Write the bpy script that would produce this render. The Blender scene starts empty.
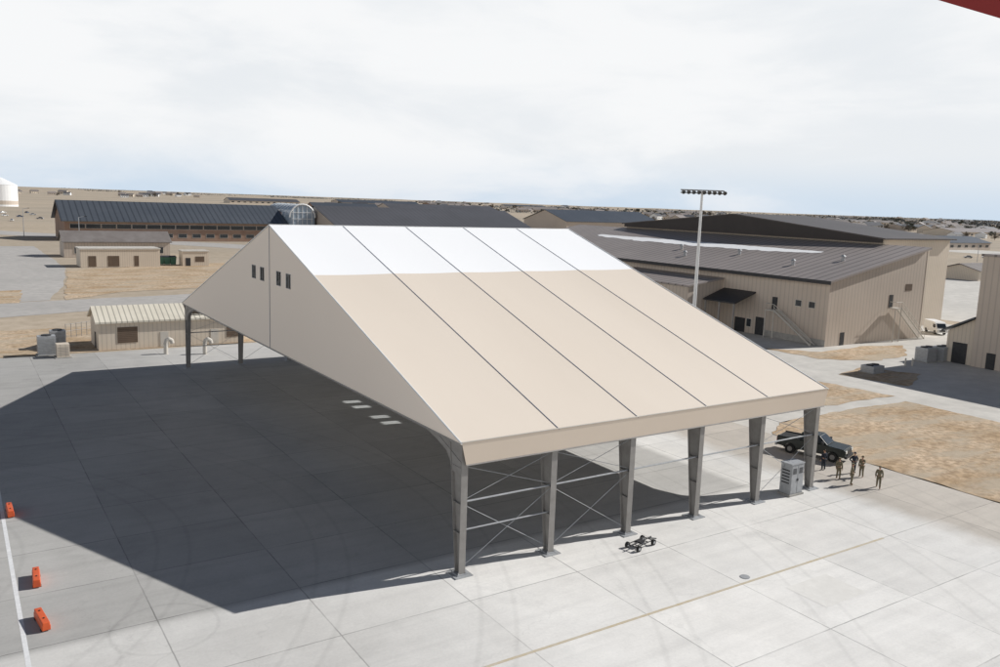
import bpy, bmesh, math, random
from mathutils import Vector, Matrix
random.seed(7)
C = bpy.context.scene.collection
H = 22.0
R_ = Vector((.8362,-.5474,.0344)).normalized()
F_ = Vector((.5455,.8236,-.1550)).normalized()
U_ = R_.cross(F_).normalized(); F_ = U_.cross(R_).normalized()
CAM = Vector((-24.37,-39.97,H)); FP = 835.0
def ray(px,py): return R_*(px-500) - U_*(py-333.5) + F_*FP
def G(px,py,z=0.0):
    d = ray(px,py); t=(z-CAM.z)/d.z
    return CAM + d*t
def hor(px): return 184.6+.0348*px
# ---------------------------------------------------------------- materials
def nodes(m):
    m.use_nodes=True; return m.node_tree, m.node_tree.nodes, m.node_tree.links
def pmat(name,col,col2=None,scale=1.0,rough=.7,bump=0.0,metal=0.0,rib=None,fine=None,ribdark=.75,stretch=None,spec=.3,inside=None):
    m=bpy.data.materials.new(name); t,N,L=nodes(m)
    b=N['Principled BSDF']; b.inputs['Roughness'].default_value=rough; b.inputs['Metallic'].default_value=metal
    b.inputs['Specular IOR Level'].default_value=spec
    tc=N.new('ShaderNodeTexCoord')
    mp=N.new('ShaderNodeMapping'); L.new(tc.outputs['Object'],mp.inputs['Vector'])
    if stretch: mp.inputs['Scale'].default_value=stretch
    n=N.new('ShaderNodeTexNoise'); n.inputs['Scale'].default_value=scale; n.inputs['Detail'].default_value=6; n.inputs['Roughness'].default_value=.6
    L.new(mp.outputs[0],n.inputs['Vector'])
    r=N.new('ShaderNodeMapRange'); r.inputs[1].default_value=.3; r.inputs[2].default_value=.7; L.new(n.outputs['Fac'],r.inputs[0])
    mx=N.new('ShaderNodeMix'); mx.data_type='RGBA'
    c2=col2 or tuple(c*.86 for c in col)
    mx.inputs[6].default_value=(*col,1); mx.inputs[7].default_value=(*c2,1); L.new(r.outputs[0],mx.inputs[0])
    out=mx.outputs[2]; hsock=n.outputs['Fac']
    if rib:
        ax,per=rib
        sp=N.new('ShaderNodeSeparateXYZ'); L.new(tc.outputs['Object'],sp.inputs[0])
        if ax=='XY':
            ad=N.new('ShaderNodeMath'); L.new(sp.outputs[0],ad.inputs[0]); L.new(sp.outputs[1],ad.inputs[1]); s=ad.outputs[0]
        else: s=sp.outputs['XYZ'.index(ax)]
        mu=N.new('ShaderNodeMath'); mu.operation='MULTIPLY'; mu.inputs[1].default_value=1/per; L.new(s,mu.inputs[0])
        fr=N.new('ShaderNodeMath'); fr.operation='FRACT'; L.new(mu.outputs[0],fr.inputs[0])
        lt=N.new('ShaderNodeMath'); lt.operation='LESS_THAN'; lt.inputs[1].default_value=.22; L.new(fr.outputs[0],lt.inputs[0])
        m2=N.new('ShaderNodeMix'); m2.data_type='RGBA'; m2.blend_type='MULTIPLY'
        L.new(lt.outputs[0],m2.inputs[0]); L.new(out,m2.inputs[6]); m2.inputs[7].default_value=(ribdark,ribdark,ribdark,1)
        out=m2.outputs[2]
    if inside:  # fabric backface painted darker to deepen the shade below the roof
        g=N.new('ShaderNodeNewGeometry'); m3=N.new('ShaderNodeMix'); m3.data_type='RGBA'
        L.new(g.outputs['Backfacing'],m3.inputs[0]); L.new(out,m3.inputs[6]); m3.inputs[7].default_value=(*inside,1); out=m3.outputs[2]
    L.new(out,b.inputs['Base Color'])
    if bump:
        bp=N.new('ShaderNodeBump'); bp.inputs['Strength'].default_value=bump; bp.inputs['Distance'].default_value=.03
        L.new(hsock,bp.inputs['Height']); L.new(bp.outputs[0],b.inputs['Normal'])
    return m
M={}
M['steel']=pmat('painted_steel',(.32,.305,.285),(.25,.235,.22),1.5,.5)
M['galv']=pmat('galvanised_steel',(.45,.46,.47),(.34,.35,.36),3,.45,metal=.2)
M['dark']=pmat('dark_paint',(.03,.03,.035),(.05,.05,.05),2,.5)
M['gabledark']=pmat('dark_brown_cladding',(.065,.055,.05),(.05,.043,.04),.2,.6)
M['glass']=pmat('dark_glass',(.02,.025,.03),(.04,.05,.06),2,.12,spec=.6)
M['paleglass']=pmat('pale_glazing',(.25,.32,.40),(.38,.45,.52),.3,.2,spec=.6)
M['black']=pmat('rubber',(.02,.02,.02),(.03,.03,.03),5,.8)
M['tanwall']=pmat('tan_metal_siding',(.56,.48,.405),(.51,.435,.365),.15,.6,rib=('XY',.9),ribdark=.84)
M['tanwall2']=pmat('light_tan_siding',(.68,.59,.485),(.62,.54,.44),.2,.6,rib=('XY',.6),ribdark=.84)
M['brownroof']=pmat('brown_standing_seam',(.35,.305,.28),(.28,.245,.225),.08,.45,rib=('Y',1.8),ribdark=.55)
M['darkroof']=pmat('dark_brown_standing_seam',(.11,.095,.087),(.085,.073,.067),.08,.45,rib=('X',1.2),ribdark=.75)
M['blueroof']=pmat('slate_metal_roof',(.07,.08,.095),(.09,.10,.115),.05,.4,rib=('X',2.4),ribdark=.6)
M['greyroof']=pmat('grey_metal_roof',(.11,.11,.12),(.085,.085,.09),.05,.5,rib=('X',2.4),ribdark=.75)
M['houseroof']=pmat('weathered_shingle_roof',(.22,.2,.19),(.16,.14,.13),.3,.8)
M['shedroof']=pmat('cream_ribbed_roof',(.74,.69,.58),(.64,.59,.49),.4,.5,rib=('X',.7),ribdark=.55)
M['brick']=pmat('brown_brick',(.27,.175,.13),(.34,.235,.18),.3,.85)
M['trim']=pmat('pale_trim',(.6,.56,.5),(.5,.47,.42),1,.6)
M['louv']=pmat('brown_louvre',(.17,.12,.085),(.13,.095,.07),1,.7,rib=('Z',.25),ribdark=.5)
M['white']=pmat('white_paint',(.82,.82,.81),(.74,.74,.73),1,.45)
M['barrier']=pmat('orange_plastic',(.72,.13,.04),(.6,.10,.035),2,.45)
M['conc']=pmat('cast_concrete',(.42,.40,.37),(.3,.29,.27),2,.9,bump=.3)
M['snow']=pmat('snow',(.88,.88,.88),(.8,.8,.8),.3,.8)
M['skin']=pmat('skin',(.5,.3,.21),(.45,.26,.18),6,.6)
M['hair']=pmat('hair',(.04,.025,.015),(.06,.04,.02),20,.7)
M['camo']=pmat('camouflage_cloth',(.27,.225,.15),(.09,.085,.055),9,.85)
M['navy']=pmat('dark_cloth',(.025,.03,.045),(.04,.045,.06),5,.85)
M['boot']=pmat('tan_leather',(.22,.15,.09),(.17,.11,.07),5,.7)
M['truckpaint']=pmat('dark_green_paint',(.012,.018,.017),(.016,.023,.021),1,.25,spec=.5)
M['carblue']=pmat('blue_paint',(.05,.08,.15),None,1,.3)
M['carsilver']=pmat('silver_paint',(.4,.41,.42),None,1,.3)
M['red']=pmat('red_paint',(.30,.03,.03),(.23,.025,.025),1,.5)
M['lamp']=pmat('lamp_lens',(.75,.75,.7),(.65,.65,.6),4,.2)
M['taillamp']=pmat('tail_lens',(.4,.02,.02),None,4,.2)
M['green']=pmat('green_paint',(.06,.16,.12),(.05,.12,.09),1,.6)
M['bark']=pmat('bark',(.10,.075,.055),(.06,.045,.03),6,.9)
M['leaf']=pmat('evergreen_foliage',(.06,.07,.05),(.10,.10,.07),.6,.8)
M['leaf2']=pmat('bare_twig_foliage',(.16,.13,.10),(.10,.085,.065),.6,.9)
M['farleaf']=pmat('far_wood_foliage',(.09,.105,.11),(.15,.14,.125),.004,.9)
M['cable']=pmat('seam_cable',(.17,.19,.26),(.30,.32,.37),8,.6)
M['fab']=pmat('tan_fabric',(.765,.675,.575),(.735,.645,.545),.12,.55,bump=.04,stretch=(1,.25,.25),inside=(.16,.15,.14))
M['fabgable']=pmat('tan_gable_fabric',(.95,.845,.735),(.925,.815,.70),.12,.6,bump=.04,stretch=(1,.25,.25))
M['fabfascia']=pmat('tan_fascia_fabric',(.76,.645,.53),(.72,.61,.495),.12,.6,bump=.04)
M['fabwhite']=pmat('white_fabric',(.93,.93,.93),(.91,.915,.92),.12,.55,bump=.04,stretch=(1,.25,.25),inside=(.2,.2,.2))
def film():
    m=bpy.data.materials.new('clear_film'); t,N,L=nodes(m); out=N['Material Output']
    tr=N.new('ShaderNodeBsdfTransparent'); tr.inputs[0].default_value=(.8,.85,.88,1)
    gl=N.new('ShaderNodeBsdfGlossy'); gl.inputs['Roughness'].default_value=.15; gl.inputs['Color'].default_value=(.4,.45,.5,1)
    n=N.new('ShaderNodeTexNoise'); r=N.new('ShaderNodeMapRange'); r.inputs[3].default_value=.04; r.inputs[4].default_value=.1
    L.new(n.outputs['Fac'],r.inputs[0])
    mx=N.new('ShaderNodeMixShader'); L.new(r.outputs[0],mx.inputs[0]); L.new(tr.outputs[0],mx.inputs[1]); L.new(gl.outputs[0],mx.inputs[2]); L.new(mx.outputs[0],out.inputs[0])
    return m
M['film']=film()

def groundmat(name,c1,c2,c3,s1,s2,rough=.95,bump=.2,dark=None,lo=.36,hi=.64):
    m=bpy.data.materials.new(name); t,N,L=nodes(m); b=N['Principled BSDF']; b.inputs['Roughness'].default_value=rough; b.inputs['Specular IOR Level'].default_value=.1
    g=N.new('ShaderNodeNewGeometry')
    def noise(s,d=8,vec=None):
        n=N.new('ShaderNodeTexNoise'); n.inputs['Scale'].default_value=s; n.inputs['Detail'].default_value=d; n.inputs['Roughness'].default_value=.65; L.new(vec or g.outputs['Position'],n.inputs['Vector'])
        r=N.new('ShaderNodeMapRange'); r.inputs[1].default_value=lo; r.inputs[2].default_value=hi; L.new(n.outputs['Fac'],r.inputs[0]); return r.outputs[0],n.outputs['Fac']
    a,_=noise(s1); c,h=noise(s2)
    m1=N.new('ShaderNodeMix'); m1.data_type='RGBA'; m1.inputs[6].default_value=(*c1,1); m1.inputs[7].default_value=(*c2,1); L.new(a,m1.inputs[0])
    m2=N.new('ShaderNodeMix'); m2.data_type='RGBA'; L.new(m1.outputs[2],m2.inputs[6]); m2.inputs[7].default_value=(*c3,1)
    mm=N.new('ShaderNodeMath'); mm.operation='MULTIPLY'; mm.inputs[1].default_value=.6; L.new(c,mm.inputs[0]); L.new(mm.outputs[0],m2.inputs[0])
    out=m2.outputs[2]
    if dark:
        mpp=N.new('ShaderNodeMapping'); mpp.inputs['Rotation'].default_value=(0,0,.55); mpp.inputs['Scale'].default_value=(.5,1.6,1); L.new(g.outputs['Position'],mpp.inputs[0])
        e,_=noise(dark[0],10,mpp.outputs[0])
        m3=N.new('ShaderNodeMix'); m3.data_type='RGBA'; L.new(out,m3.inputs[6]); m3.inputs[7].default_value=(*dark[1],1)
        q=N.new('ShaderNodeMath'); q.operation='POWER'; q.inputs[1].default_value=1.6; L.new(e,q.inputs[0]); 
        q2=N.new('ShaderNodeMath'); q2.operation='MULTIPLY'; q2.inputs[1].default_value=.8; L.new(q.outputs[0],q2.inputs[0]); L.new(q2.outputs[0],m3.inputs[0]); out=m3.outputs[2]
    L.new(out,b.inputs['Base Color'])
    if bump:
        bp=N.new('ShaderNodeBump'); bp.inputs['Strength'].default_value=bump; bp.inputs['Distance'].default_value=.1; L.new(h,bp.inputs['Height']); L.new(bp.outputs[0],b.inputs['Normal'])
    return m
M['prairie']=groundmat('dry_prairie',(.55,.46,.36),(.47,.39,.295),(.34,.275,.20),.02,.35,dark=(.0025,(.30,.27,.225)))
M['drygrass']=groundmat('dry_grass',(.66,.51,.36),(.48,.345,.215),(.22,.15,.09),.13,1.4,bump=.7,dark=(.2,(.46,.39,.30)),lo=.41,hi=.59)
M['asphalt']=groundmat('worn_asphalt',(.50,.475,.445),(.43,.41,.385),(.34,.325,.31),.05,.5,.9,.1)
M['paving']=groundmat('pale_paving',(.66,.63,.58),(.57,.545,.50),(.46,.44,.405),.06,.4,.9,.1)
M['patch']=groundmat('fresh_concrete',(.80,.78,.74),(.74,.72,.68),(.68,.66,.62),.3,2,.9,.1)
M['yellow']=groundmat('faded_yellow_paint',(.52,.42,.26),(.55,.49,.39),(.58,.54,.48),.5,3,.8,0)
M['wline']=groundmat('faded_white_paint',(.8,.8,.8),(.72,.72,.72),(.58,.58,.58),.8,4,.8,0)

def concretemat():
    m=bpy.data.materials.new('apron_concrete'); t,N,L=nodes(m); b=N['Principled BSDF']; b.inputs['Roughness'].default_value=.85; b.inputs['Specular IOR Level'].default_value=.2
    g=N.new('ShaderNodeNewGeometry'); sp=N.new('ShaderNodeSeparateXYZ'); L.new(g.outputs['Position'],sp.inputs[0])
    def math_(op,a,bv=None,c=None):
        n=N.new('ShaderNodeMath'); n.operation=op
        for i,v in enumerate((a,bv,c)):
            if v is None: continue
            if isinstance(v,(int,float)): n.inputs[i].default_value=v
            else: L.new(v,n.inputs[i])
        return n.outputs[0]
    def noise(s,d=6,rg=.6,vec=None):
        n=N.new('ShaderNodeTexNoise'); n.inputs['Scale'].default_value=s; n.inputs['Detail'].default_value=d; n.inputs['Roughness'].default_value=rg; L.new(vec or g.outputs['Position'],n.inputs['Vector']); return n.outputs['Fac']
    def mr(v,a,bb,c=0,d=1):
        r=N.new('ShaderNodeMapRange'); L.new(v,r.inputs[0])
        for i,x in zip((1,2,3,4),(a,bb,c,d)): r.inputs[i].default_value=x
        return r.outputs[0]
    S=6.1
    wob=math_('MULTIPLY',math_('SUBTRACT',noise(1.2),.5),.06)
    ux=math_('DIVIDE',math_('ADD',math_('ADD',sp.outputs[0],1.2),wob),S*1.25); uy=math_('DIVIDE',math_('ADD',math_('ADD',sp.outputs[1],2.9),wob),S)
    def edge(u,s,w):
        f=math_('ABSOLUTE',math_('SUBTRACT',math_('FRACT',u),.5)); return mr(f,.5-w/s,.5-w/s*.5)
    w=.045
    j=math_('MULTIPLY',math_('MAXIMUM',edge(ux,S*1.25,w),edge(uy,S,w)),mr(noise(.22,4),.38,.6,.35,1.1))
    cb=N.new('ShaderNodeCombineXYZ'); L.new(math_('FLOOR',ux),cb.inputs[0]); L.new(math_('FLOOR',uy),cb.inputs[1])
    wn=N.new('ShaderNodeTexWhiteNoise'); wn.noise_dimensions='3D'; L.new(cb.outputs[0],wn.inputs['Vector'])
    slab=mr(wn.outputs['Value'],0,1,.93,1.05)
    big=mr(noise(.035,5),.35,.65,.90,1.07); med=mr(noise(.4,8,.7),.3,.7,.92,1.06); fine=mr(noise(6,8,.7),.3,.7,.94,1.05)
    stain=mr(noise(.13,9,.75),.56,.70,1,.86)
    spots=mr(noise(.9,6,.8),.64,.74,1,.82)
    mp=N.new('ShaderNodeMapping'); mp.inputs['Scale'].default_value=(.04,1.1,1); L.new(g.outputs['Position'],mp.inputs[0])
    streak=mr(noise(1,5,.6,mp.outputs[0]),.45,.75,1,.90)
    # curved tyre tracks
    mt=N.new('ShaderNodeMapping'); mt.inputs['Rotation'].default_value=(0,0,.5); mt.inputs['Location'].default_value=(40,3,0); L.new(g.outputs['Position'],mt.inputs[0])
    s2=N.new('ShaderNodeSeparateXYZ'); L.new(mt.outputs[0],s2.inputs[0])
    rad=math_('SQRT',math_('ADD',math_('MULTIPLY',s2.outputs[0],s2.outputs[0]),math_('MULTIPLY',s2.outputs[1],s2.outputs[1])))
    tr=math_('ABSOLUTE',math_('SUBTRACT',math_('FRACT',math_('DIVIDE',rad,9.3)),.5)); tyre=mr(math_('ABSOLUTE',math_('SUBTRACT',tr,.1)),.006,.022,.93,1)
    # browner weathered strip next to the grass, older slabs left of the shelter; its shadow zone is darkened in the colour
    stripf=mr(math_('ADD',sp.outputs[0],math_('MULTIPLY',noise(.3),3)),34.5,37,0,1)
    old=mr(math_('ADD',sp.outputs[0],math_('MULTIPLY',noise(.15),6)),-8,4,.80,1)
    painted_shade=math_('MAXIMUM',mr(sp.outputs[1],2.5,3.1,1,.68),mr(sp.outputs[0],28,29,.68,1))
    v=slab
    for q in (big,med,fine,stain,spots,streak,old,painted_shade,tyre): v=math_('MULTIPLY',v,q)
    c0=G(165,628)
    dx=math_('SUBTRACT',sp.outputs[0],c0.x); dy=math_('SUBTRACT',sp.outputs[1],c0.y)
    dd=math_('SQRT',math_('ADD',math_('MULTIPLY',dx,dx),math_('MULTIPLY',dy,dy)))
    ring=mr(math_('ABSOLUTE',math_('SUBTRACT',dd,2.6)),.03,.14,.92,1)
    v=math_('MULTIPLY',v,ring)
    vo=N.new('ShaderNodeTexVoronoi'); vo.feature='DISTANCE_TO_EDGE'; vo.inputs['Scale'].default_value=.07
    nn=N.new('ShaderNodeTexNoise'); nn.inputs['Scale'].default_value=.6; nn.inputs['Detail'].default_value=5; L.new(g.outputs['Position'],nn.inputs['Vector'])
    va=N.new('ShaderNodeVectorMath'); va.operation='MULTIPLY_ADD'; va.inputs[1].default_value=(2.5,2.5,0); L.new(nn.outputs['Color'],va.inputs[0]); L.new(g.outputs['Position'],va.inputs[2]); L.new(va.outputs[0],vo.inputs['Vector'])
    crack=mr(vo.outputs['Distance'],.0,.003,.92,1); v=math_('MULTIPLY',v,crack)
    v=math_('MULTIPLY',v,math_('SUBTRACT',1,math_('MULTIPLY',j,.45)))
    mx=N.new('ShaderNodeMix'); mx.data_type='RGBA'; mx.inputs[6].default_value=(.775,.745,.70,1); mx.inputs[7].default_value=(.76,.75,.725,1); L.new(noise(.08),mx.inputs[0])
    mb_=N.new('ShaderNodeMix'); mb_.data_type='RGBA'; L.new(stripf,mb_.inputs[0]); L.new(mx.outputs[2],mb_.inputs[6]); mb_.inputs[7].default_value=(.52,.475,.42,1)
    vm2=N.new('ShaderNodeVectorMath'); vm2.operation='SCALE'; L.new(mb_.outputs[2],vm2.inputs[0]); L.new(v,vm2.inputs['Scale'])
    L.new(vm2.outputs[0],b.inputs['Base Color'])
    return m
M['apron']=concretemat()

# ---------------------------------------------------------------- mesh helpers
class MB:
    def __init__(s): s.bm=bmesh.new()
    def box(s,a,b,rz=0,c=None):
        x0,y0,z0=a; x1,y1,z1=b
        vs=[s.bm.verts.new(p) for p in ((x0,y0,z0),(x1,y0,z0),(x1,y1,z0),(x0,y1,z0),(x0,y0,z1),(x1,y0,z1),(x1,y1,z1),(x0,y1,z1))]
        for f in ((3,2,1,0),(4,5,6,7),(0,1,5,4),(1,2,6,5),(2,3,7,6),(3,0,4,7)): s.bm.faces.new([vs[i] for i in f])
        return s
    def hexa(s,p):
        vs=[s.bm.verts.new(q) for q in p]
        for f in ((3,2,1,0),(4,5,6,7),(0,1,5,4),(1,2,6,5),(2,3,7,6),(3,0,4,7)): s.bm.faces.new([vs[i] for i in f])
        return s
    def poly(s,pts): s.bm.faces.new([s.bm.verts.new(p) for p in pts]); return s
    def tube(s,a,b,r,n=8,r2=None):
        a=Vector(a); b=Vector(b); r2=r if r2 is None else r2
        d=(b-a).normalized(); u=d.cross(Vector((0,0,1)) if abs(d.z)<.9 else Vector((1,0,0))).normalized(); w=d.cross(u)
        A=[];B=[]
        for i in range(n):
            t=2*math.pi*i/n; o=u*math.cos(t)+w*math.sin(t)
            A.append(s.bm.verts.new(a+o*r)); B.append(s.bm.verts.new(b+o*r2))
        for i in range(n): s.bm.faces.new((A[i],A[(i+1)%n],B[(i+1)%n],B[i]))
        s.bm.faces.new(A[::-1]); s.bm.faces.new(B); return s
    def prism(s,prof,a,b,axis='Y'):
        def P(p,t):
            return (p[0],t,p[1]) if axis=='Y' else ((t,p[0],p[1]) if axis=='X' else (p[0],p[1],t))
        A=[s.bm.verts.new(P(p,a)) for p in prof]; B=[s.bm.verts.new(P(p,b)) for p in prof]; n=len(prof)
        for i in range(n): s.bm.faces.new((A[i],A[(i+1)%n],B[(i+1)%n],B[i]))
        s.bm.faces.new(A[::-1]); s.bm.faces.new(B); return s
    def ball(s,c,r,sc=(1,1,1),sub=2):
        m=Matrix.Translation(c)@Matrix.Diagonal((*sc,1)); bmesh.ops.create_icosphere(s.bm,subdivisions=sub,radius=r,matrix=m); return s
    def build(s,name,mat,parent=None,world=True,smooth=False,closed=True):
        if closed: bmesh.ops.recalc_face_normals(s.bm,faces=s.bm.faces)
        if parent is not None and world:
            off=Vector((0,0,0)); p=parent
            while p: off+=p.location; p=p.parent
            bmesh.ops.translate(s.bm,verts=s.bm.verts,vec=-off)
        me=bpy.data.meshes.new(name); s.bm.to_mesh(me); s.bm.free()
        me.materials.append(M[mat] if isinstance(mat,str) else mat)
        if smooth:
            for f in me.polygons: f.use_smooth=True
        o=bpy.data.objects.new(name,me); C.objects.link(o)
        if parent: o.parent=parent
        return o
def tag(o,label=None,cat=None,group=None,kind=None):
    if label: o['label']=label
    if cat: o['category']=cat
    if group: o['group']=group
    if kind: o['kind']=kind
    return o
def empty(name,loc,label,cat,group=None,rz=0):
    o=bpy.data.objects.new(name,None); o.empty_display_size=.5; C.objects.link(o); o.location=loc; o.rotation_euler=(0,0,rz)
    return tag(o,label,cat,group)
def dup(o,loc=None,rz=None,label=None,parent=None,scale=None):
    c=o.copy(); C.objects.link(c); c.parent=parent
    if loc is not None: c.location=loc
    if rz is not None: c.rotation_euler=(0,0,rz)
    if label: c['label']=label
    if scale is not None: c.scale=scale
    for ch in list(o.children): dup(ch,parent=c)
    return c
def sheet(name,pts,mat,z,jit=0,step=2.5):
    mb=MB(); out=[]
    n=len(pts)
    for i in range(n):
        a=Vector((pts[i][0],pts[i][1],z)); b=Vector((pts[(i+1)%n][0],pts[(i+1)%n][1],z))
        k=max(1,min(60,int((b-a).length/step))) if jit else 1
        for j in range(k):
            p=a.lerp(b,j/k)
            if jit and j:
                nrm=Vector((-(b-a).y,(b-a).x,0)).normalized(); p+=nrm*random.uniform(-jit,jit)
            out.append(p)
    mb.poly(out); bmesh.ops.triangulate(mb.bm,faces=mb.bm.faces[:])
    for f in mb.bm.faces:
        if f.normal.z<0: f.normal_flip()
    o=mb.build(name,mat,closed=False); tag(o,kind='structure'); return o
def gp(*px): return [(G(x,y).x,G(x,y).y) for x,y in px]

# ---------------------------------------------------------------- ground
mb=MB(); mb.poly([(-14000,-3000,-.06),(16000,-3000,-.06),(16000,26000,-.06),(-14000,26000,-.06)])
o=mb.build('ground','prairie',closed=False); tag(o,kind='structure')
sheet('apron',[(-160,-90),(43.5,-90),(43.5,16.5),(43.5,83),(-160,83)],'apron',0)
sheet('service_pavement',[(43.5,3),(71.5,3),(72,-60),(101,-60),(104,20),(150,30),(150,140),(43.5,140)],'paving',-.02)
sheet('grass_patch',[(71,29.5),(72.6,17.3),(58,17.8)],'drygrass',.01,.4,1.5)
sheet('grass_patch',[(86,48.5),(92,42),(104,43),(112.5,40.5),(103,34),(93,33.5),(86,38)],'drygrass',.01,.5,1.5)
sheet('grass_patch',[(43.6,-90),(71.5,-60),(71,15.0),(57,15.6),(48,15.2),(43.6,12.5)],'drygrass',.02,.22,.8)
sheet('grass_patch',[(78,29),(86,31),(90,24),(80,20)],'drygrass',.01,.5,1.5)
sheet('parking_lot',[(160,25),(420,40),(420,140),(150,118)],'paving',-.03)
sheet('road',gp((-60,322),(248,299),(248,291),(-60,306)),'asphalt',-.03,.3,4)
sheet('road',gp((-80,246),(34,246),(66,268),(64,284),(50,300),(-60,306)),'asphalt',-.035,.3,5)
sheet('road',gp((-60,231),(300,252),(300,248),(-60,227)),'asphalt',-.03,.3,5)
sheet('grass_patch',gp((-30,292),(22,290),(20,303),(-30,305)),'drygrass',-.01,.4,2)
sheet('grass_patch',gp((66,270),(236,262),(240,286),(120,292),(66,300)),'drygrass',-.015,.5,3)
sheet('grass_patch',[(-70,84),(60,84),(60,112),(-70,104)],'drygrass',-.02,.5,3)
sheet('track',gp((560,225),(1100,262),(1100,258),(560,223)),'paving',-.03)
sheet('yellow_line',[(-60,-9.12),(28.5,-9.12),(28.5,-8.93),(-60,-8.93)],'yellow',.004)
sheet('white_line',[(-22.5,-60),(-22.28,-60),(-22.28,60),(-22.5,60)],'wline',.004)
a=G(826,590)
sheet('concrete_patch',[(a.x-1.9,a.y-1.4),(a.x+1.9,a.y-1.4),(a.x+1.9,a.y+1.4),(a.x-1.9,a.y+1.4)],'patch',.006)
a=G(745,577); mb=MB(); mb.tube((a.x,a.y,.008),(a.x,a.y,.03),.3,20); tag(mb.build('manhole_cover','galv'),'round pale metal cover set in the concrete near the yellow line','manhole cover')

# ---------------------------------------------------------------- fabric shelter
BAY=6.56; SP=68.0; EV=8.35; RZ=19.3; XL=-.45; XR=33.35
root=empty('aircraft_shelter',(0,0,0),'huge tan and white tensioned fabric shelter with open sides standing on grey tapered steel columns','shelter')
def rz_at(y): return EV+(RZ-EV)*(1-abs(y-SP/2)/(SP/2))
xs=[XL]+[BAY*i for i in range(1,5)]+[XR]
YW=23.2
for b in range(5):
    for (ya,yb_,mt) in ((0,YW,'fab'),(YW,34,'fabwhite'),(34,SP-YW,'fabwhite'),(SP-YW,SP,'fab')):
        mb=MB(); nx,ny=8,10; g=[]
        for i in range(nx+1):
            col=[]
            for j in range(ny+1):
                u=i/nx; y=ya+(yb_-ya)*j/ny
                if ya==0 and j==0: y=-.3
                if yb_==SP and j==ny: y=SP+.3
                x=xs[b]+(xs[b+1]-xs[b])*u
                z=rz_at(y)-.05*math.sin(math.pi*u)*max(0,min(1,(y+.3)/6,(SP+.3-y)/6,abs(34-y)/6))
                col.append(mb.bm.verts.new((x,y,z)))
            g.append(col)
        for i in range(nx):
            for j in range(ny): mb.bm.faces.new((g[i][j],g[i+1][j],g[i+1][j+1],g[i][j+1]))
        mb.build('roof_panel',mt,root,smooth=True,closed=False)
for i,x in enumerate(xs):
    mb=MB(); rr_=.03 if 0<i<5 else .055
    for (y0,y1) in ((-.3,34),(34,SP+.3)):
        mb.tube((x,y0,rz_at(y0)+.012),(x,y1,rz_at(y1)+.012),rr_,6)
    mb.build('seam_cable','cable' if 0<i<5 else 'white',root)
mb=MB(); mb.tube((XL,34,RZ+.02),(XR,34,RZ+.02),.05,6); mb.build('ridge_cap','white',root)
for s,yy in ((1,0),(-1,SP)):
    mb=MB(); n=40
    for k in range(n):
        def P(t):
            xt=XL+(XR-XL)*t; xb=33.25*t
            sc=.05*abs(math.sin(math.pi*5*t))
            return (xt,yy-s*.3,EV-.03),(xb,yy-s*(.12),6.85+sc)
        (a0,b0),(a1,b1)=P(k/n),P((k+1)/n)
        mb.poly([a0,b0,b1,a1])
    mb.build('fascia','fabfascia',root,closed=False)
    mb=MB(); mb.tube((0,yy-s*.12,6.85),(33.25,yy-s*.12,6.85),.05,6)
    mb.build('edge_tube','steel',root)
    mb=MB(); mb.tube((XL,yy-s*.3,EV-.02),(XR,yy-s*.3,EV-.02),.035,6); mb.build('edge_tube','trim',root)
wins=[(28.5,29.6),(31.0,32.1),(35.6,36.7),(38.1,39.2)]; wz0,wz1=14.15,15.35
for X in (XL+.03,XR-.03):
    mb=MB(); br=sorted(set([-.3,10,20,34,48,58,SP+.3]+[v for w in wins for v in w])); zb=8.15
    for a,b in zip(br,br[1:]):
        w=any(abs(a-q[0])<1e-6 for q in wins)
        if w:
            mb.poly([(X,a,zb),(X,b,zb),(X,b,wz0),(X,a,wz0)]); mb.poly([(X,a,wz1),(X,b,wz1),(X,b,rz_at(b)-.02),(X,a,rz_at(a)-.02)])
        else: mb.poly([(X,a,zb),(X,b,zb),(X,b,rz_at(b)-.02),(X,a,rz_at(a)-.02)])
    gw=mb.build('gable_wall','fabgable',root,closed=False)
    for (a,b) in wins:
        f=MB(); t=.04
        f.box((X-.03,a-t,wz0-t),(X+.03,b+t,wz0)).box((X-.03,a-t,wz1),(X+.03,b+t,wz1+t)).box((X-.03,a-t,wz0),(X+.03,a,wz1)).box((X-.03,b,wz0),(X+.03,b+t,wz1))
        f.box((X-.02,(a+b)/2-.02,wz0),(X+.02,(a+b)/2+.02,wz1))
        wo=f.build('window','galv',gw); p=MB(); p.poly([(X,a,wz0),(X,b,wz0),(X,b,wz1),(X,a,wz1)]); p.build('pane','film',wo,closed=False)
    mb=MB(); mb.tube((X,-.1,zb),(X,SP+.1,zb),.07,6); mb.build('gable_edge_tube','steel',root)
    mb=MB(); mb.tube((X-.03,34,zb),(X-.03,34,RZ),.022,6); mb.build('gable_seam','cable',root)
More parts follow.
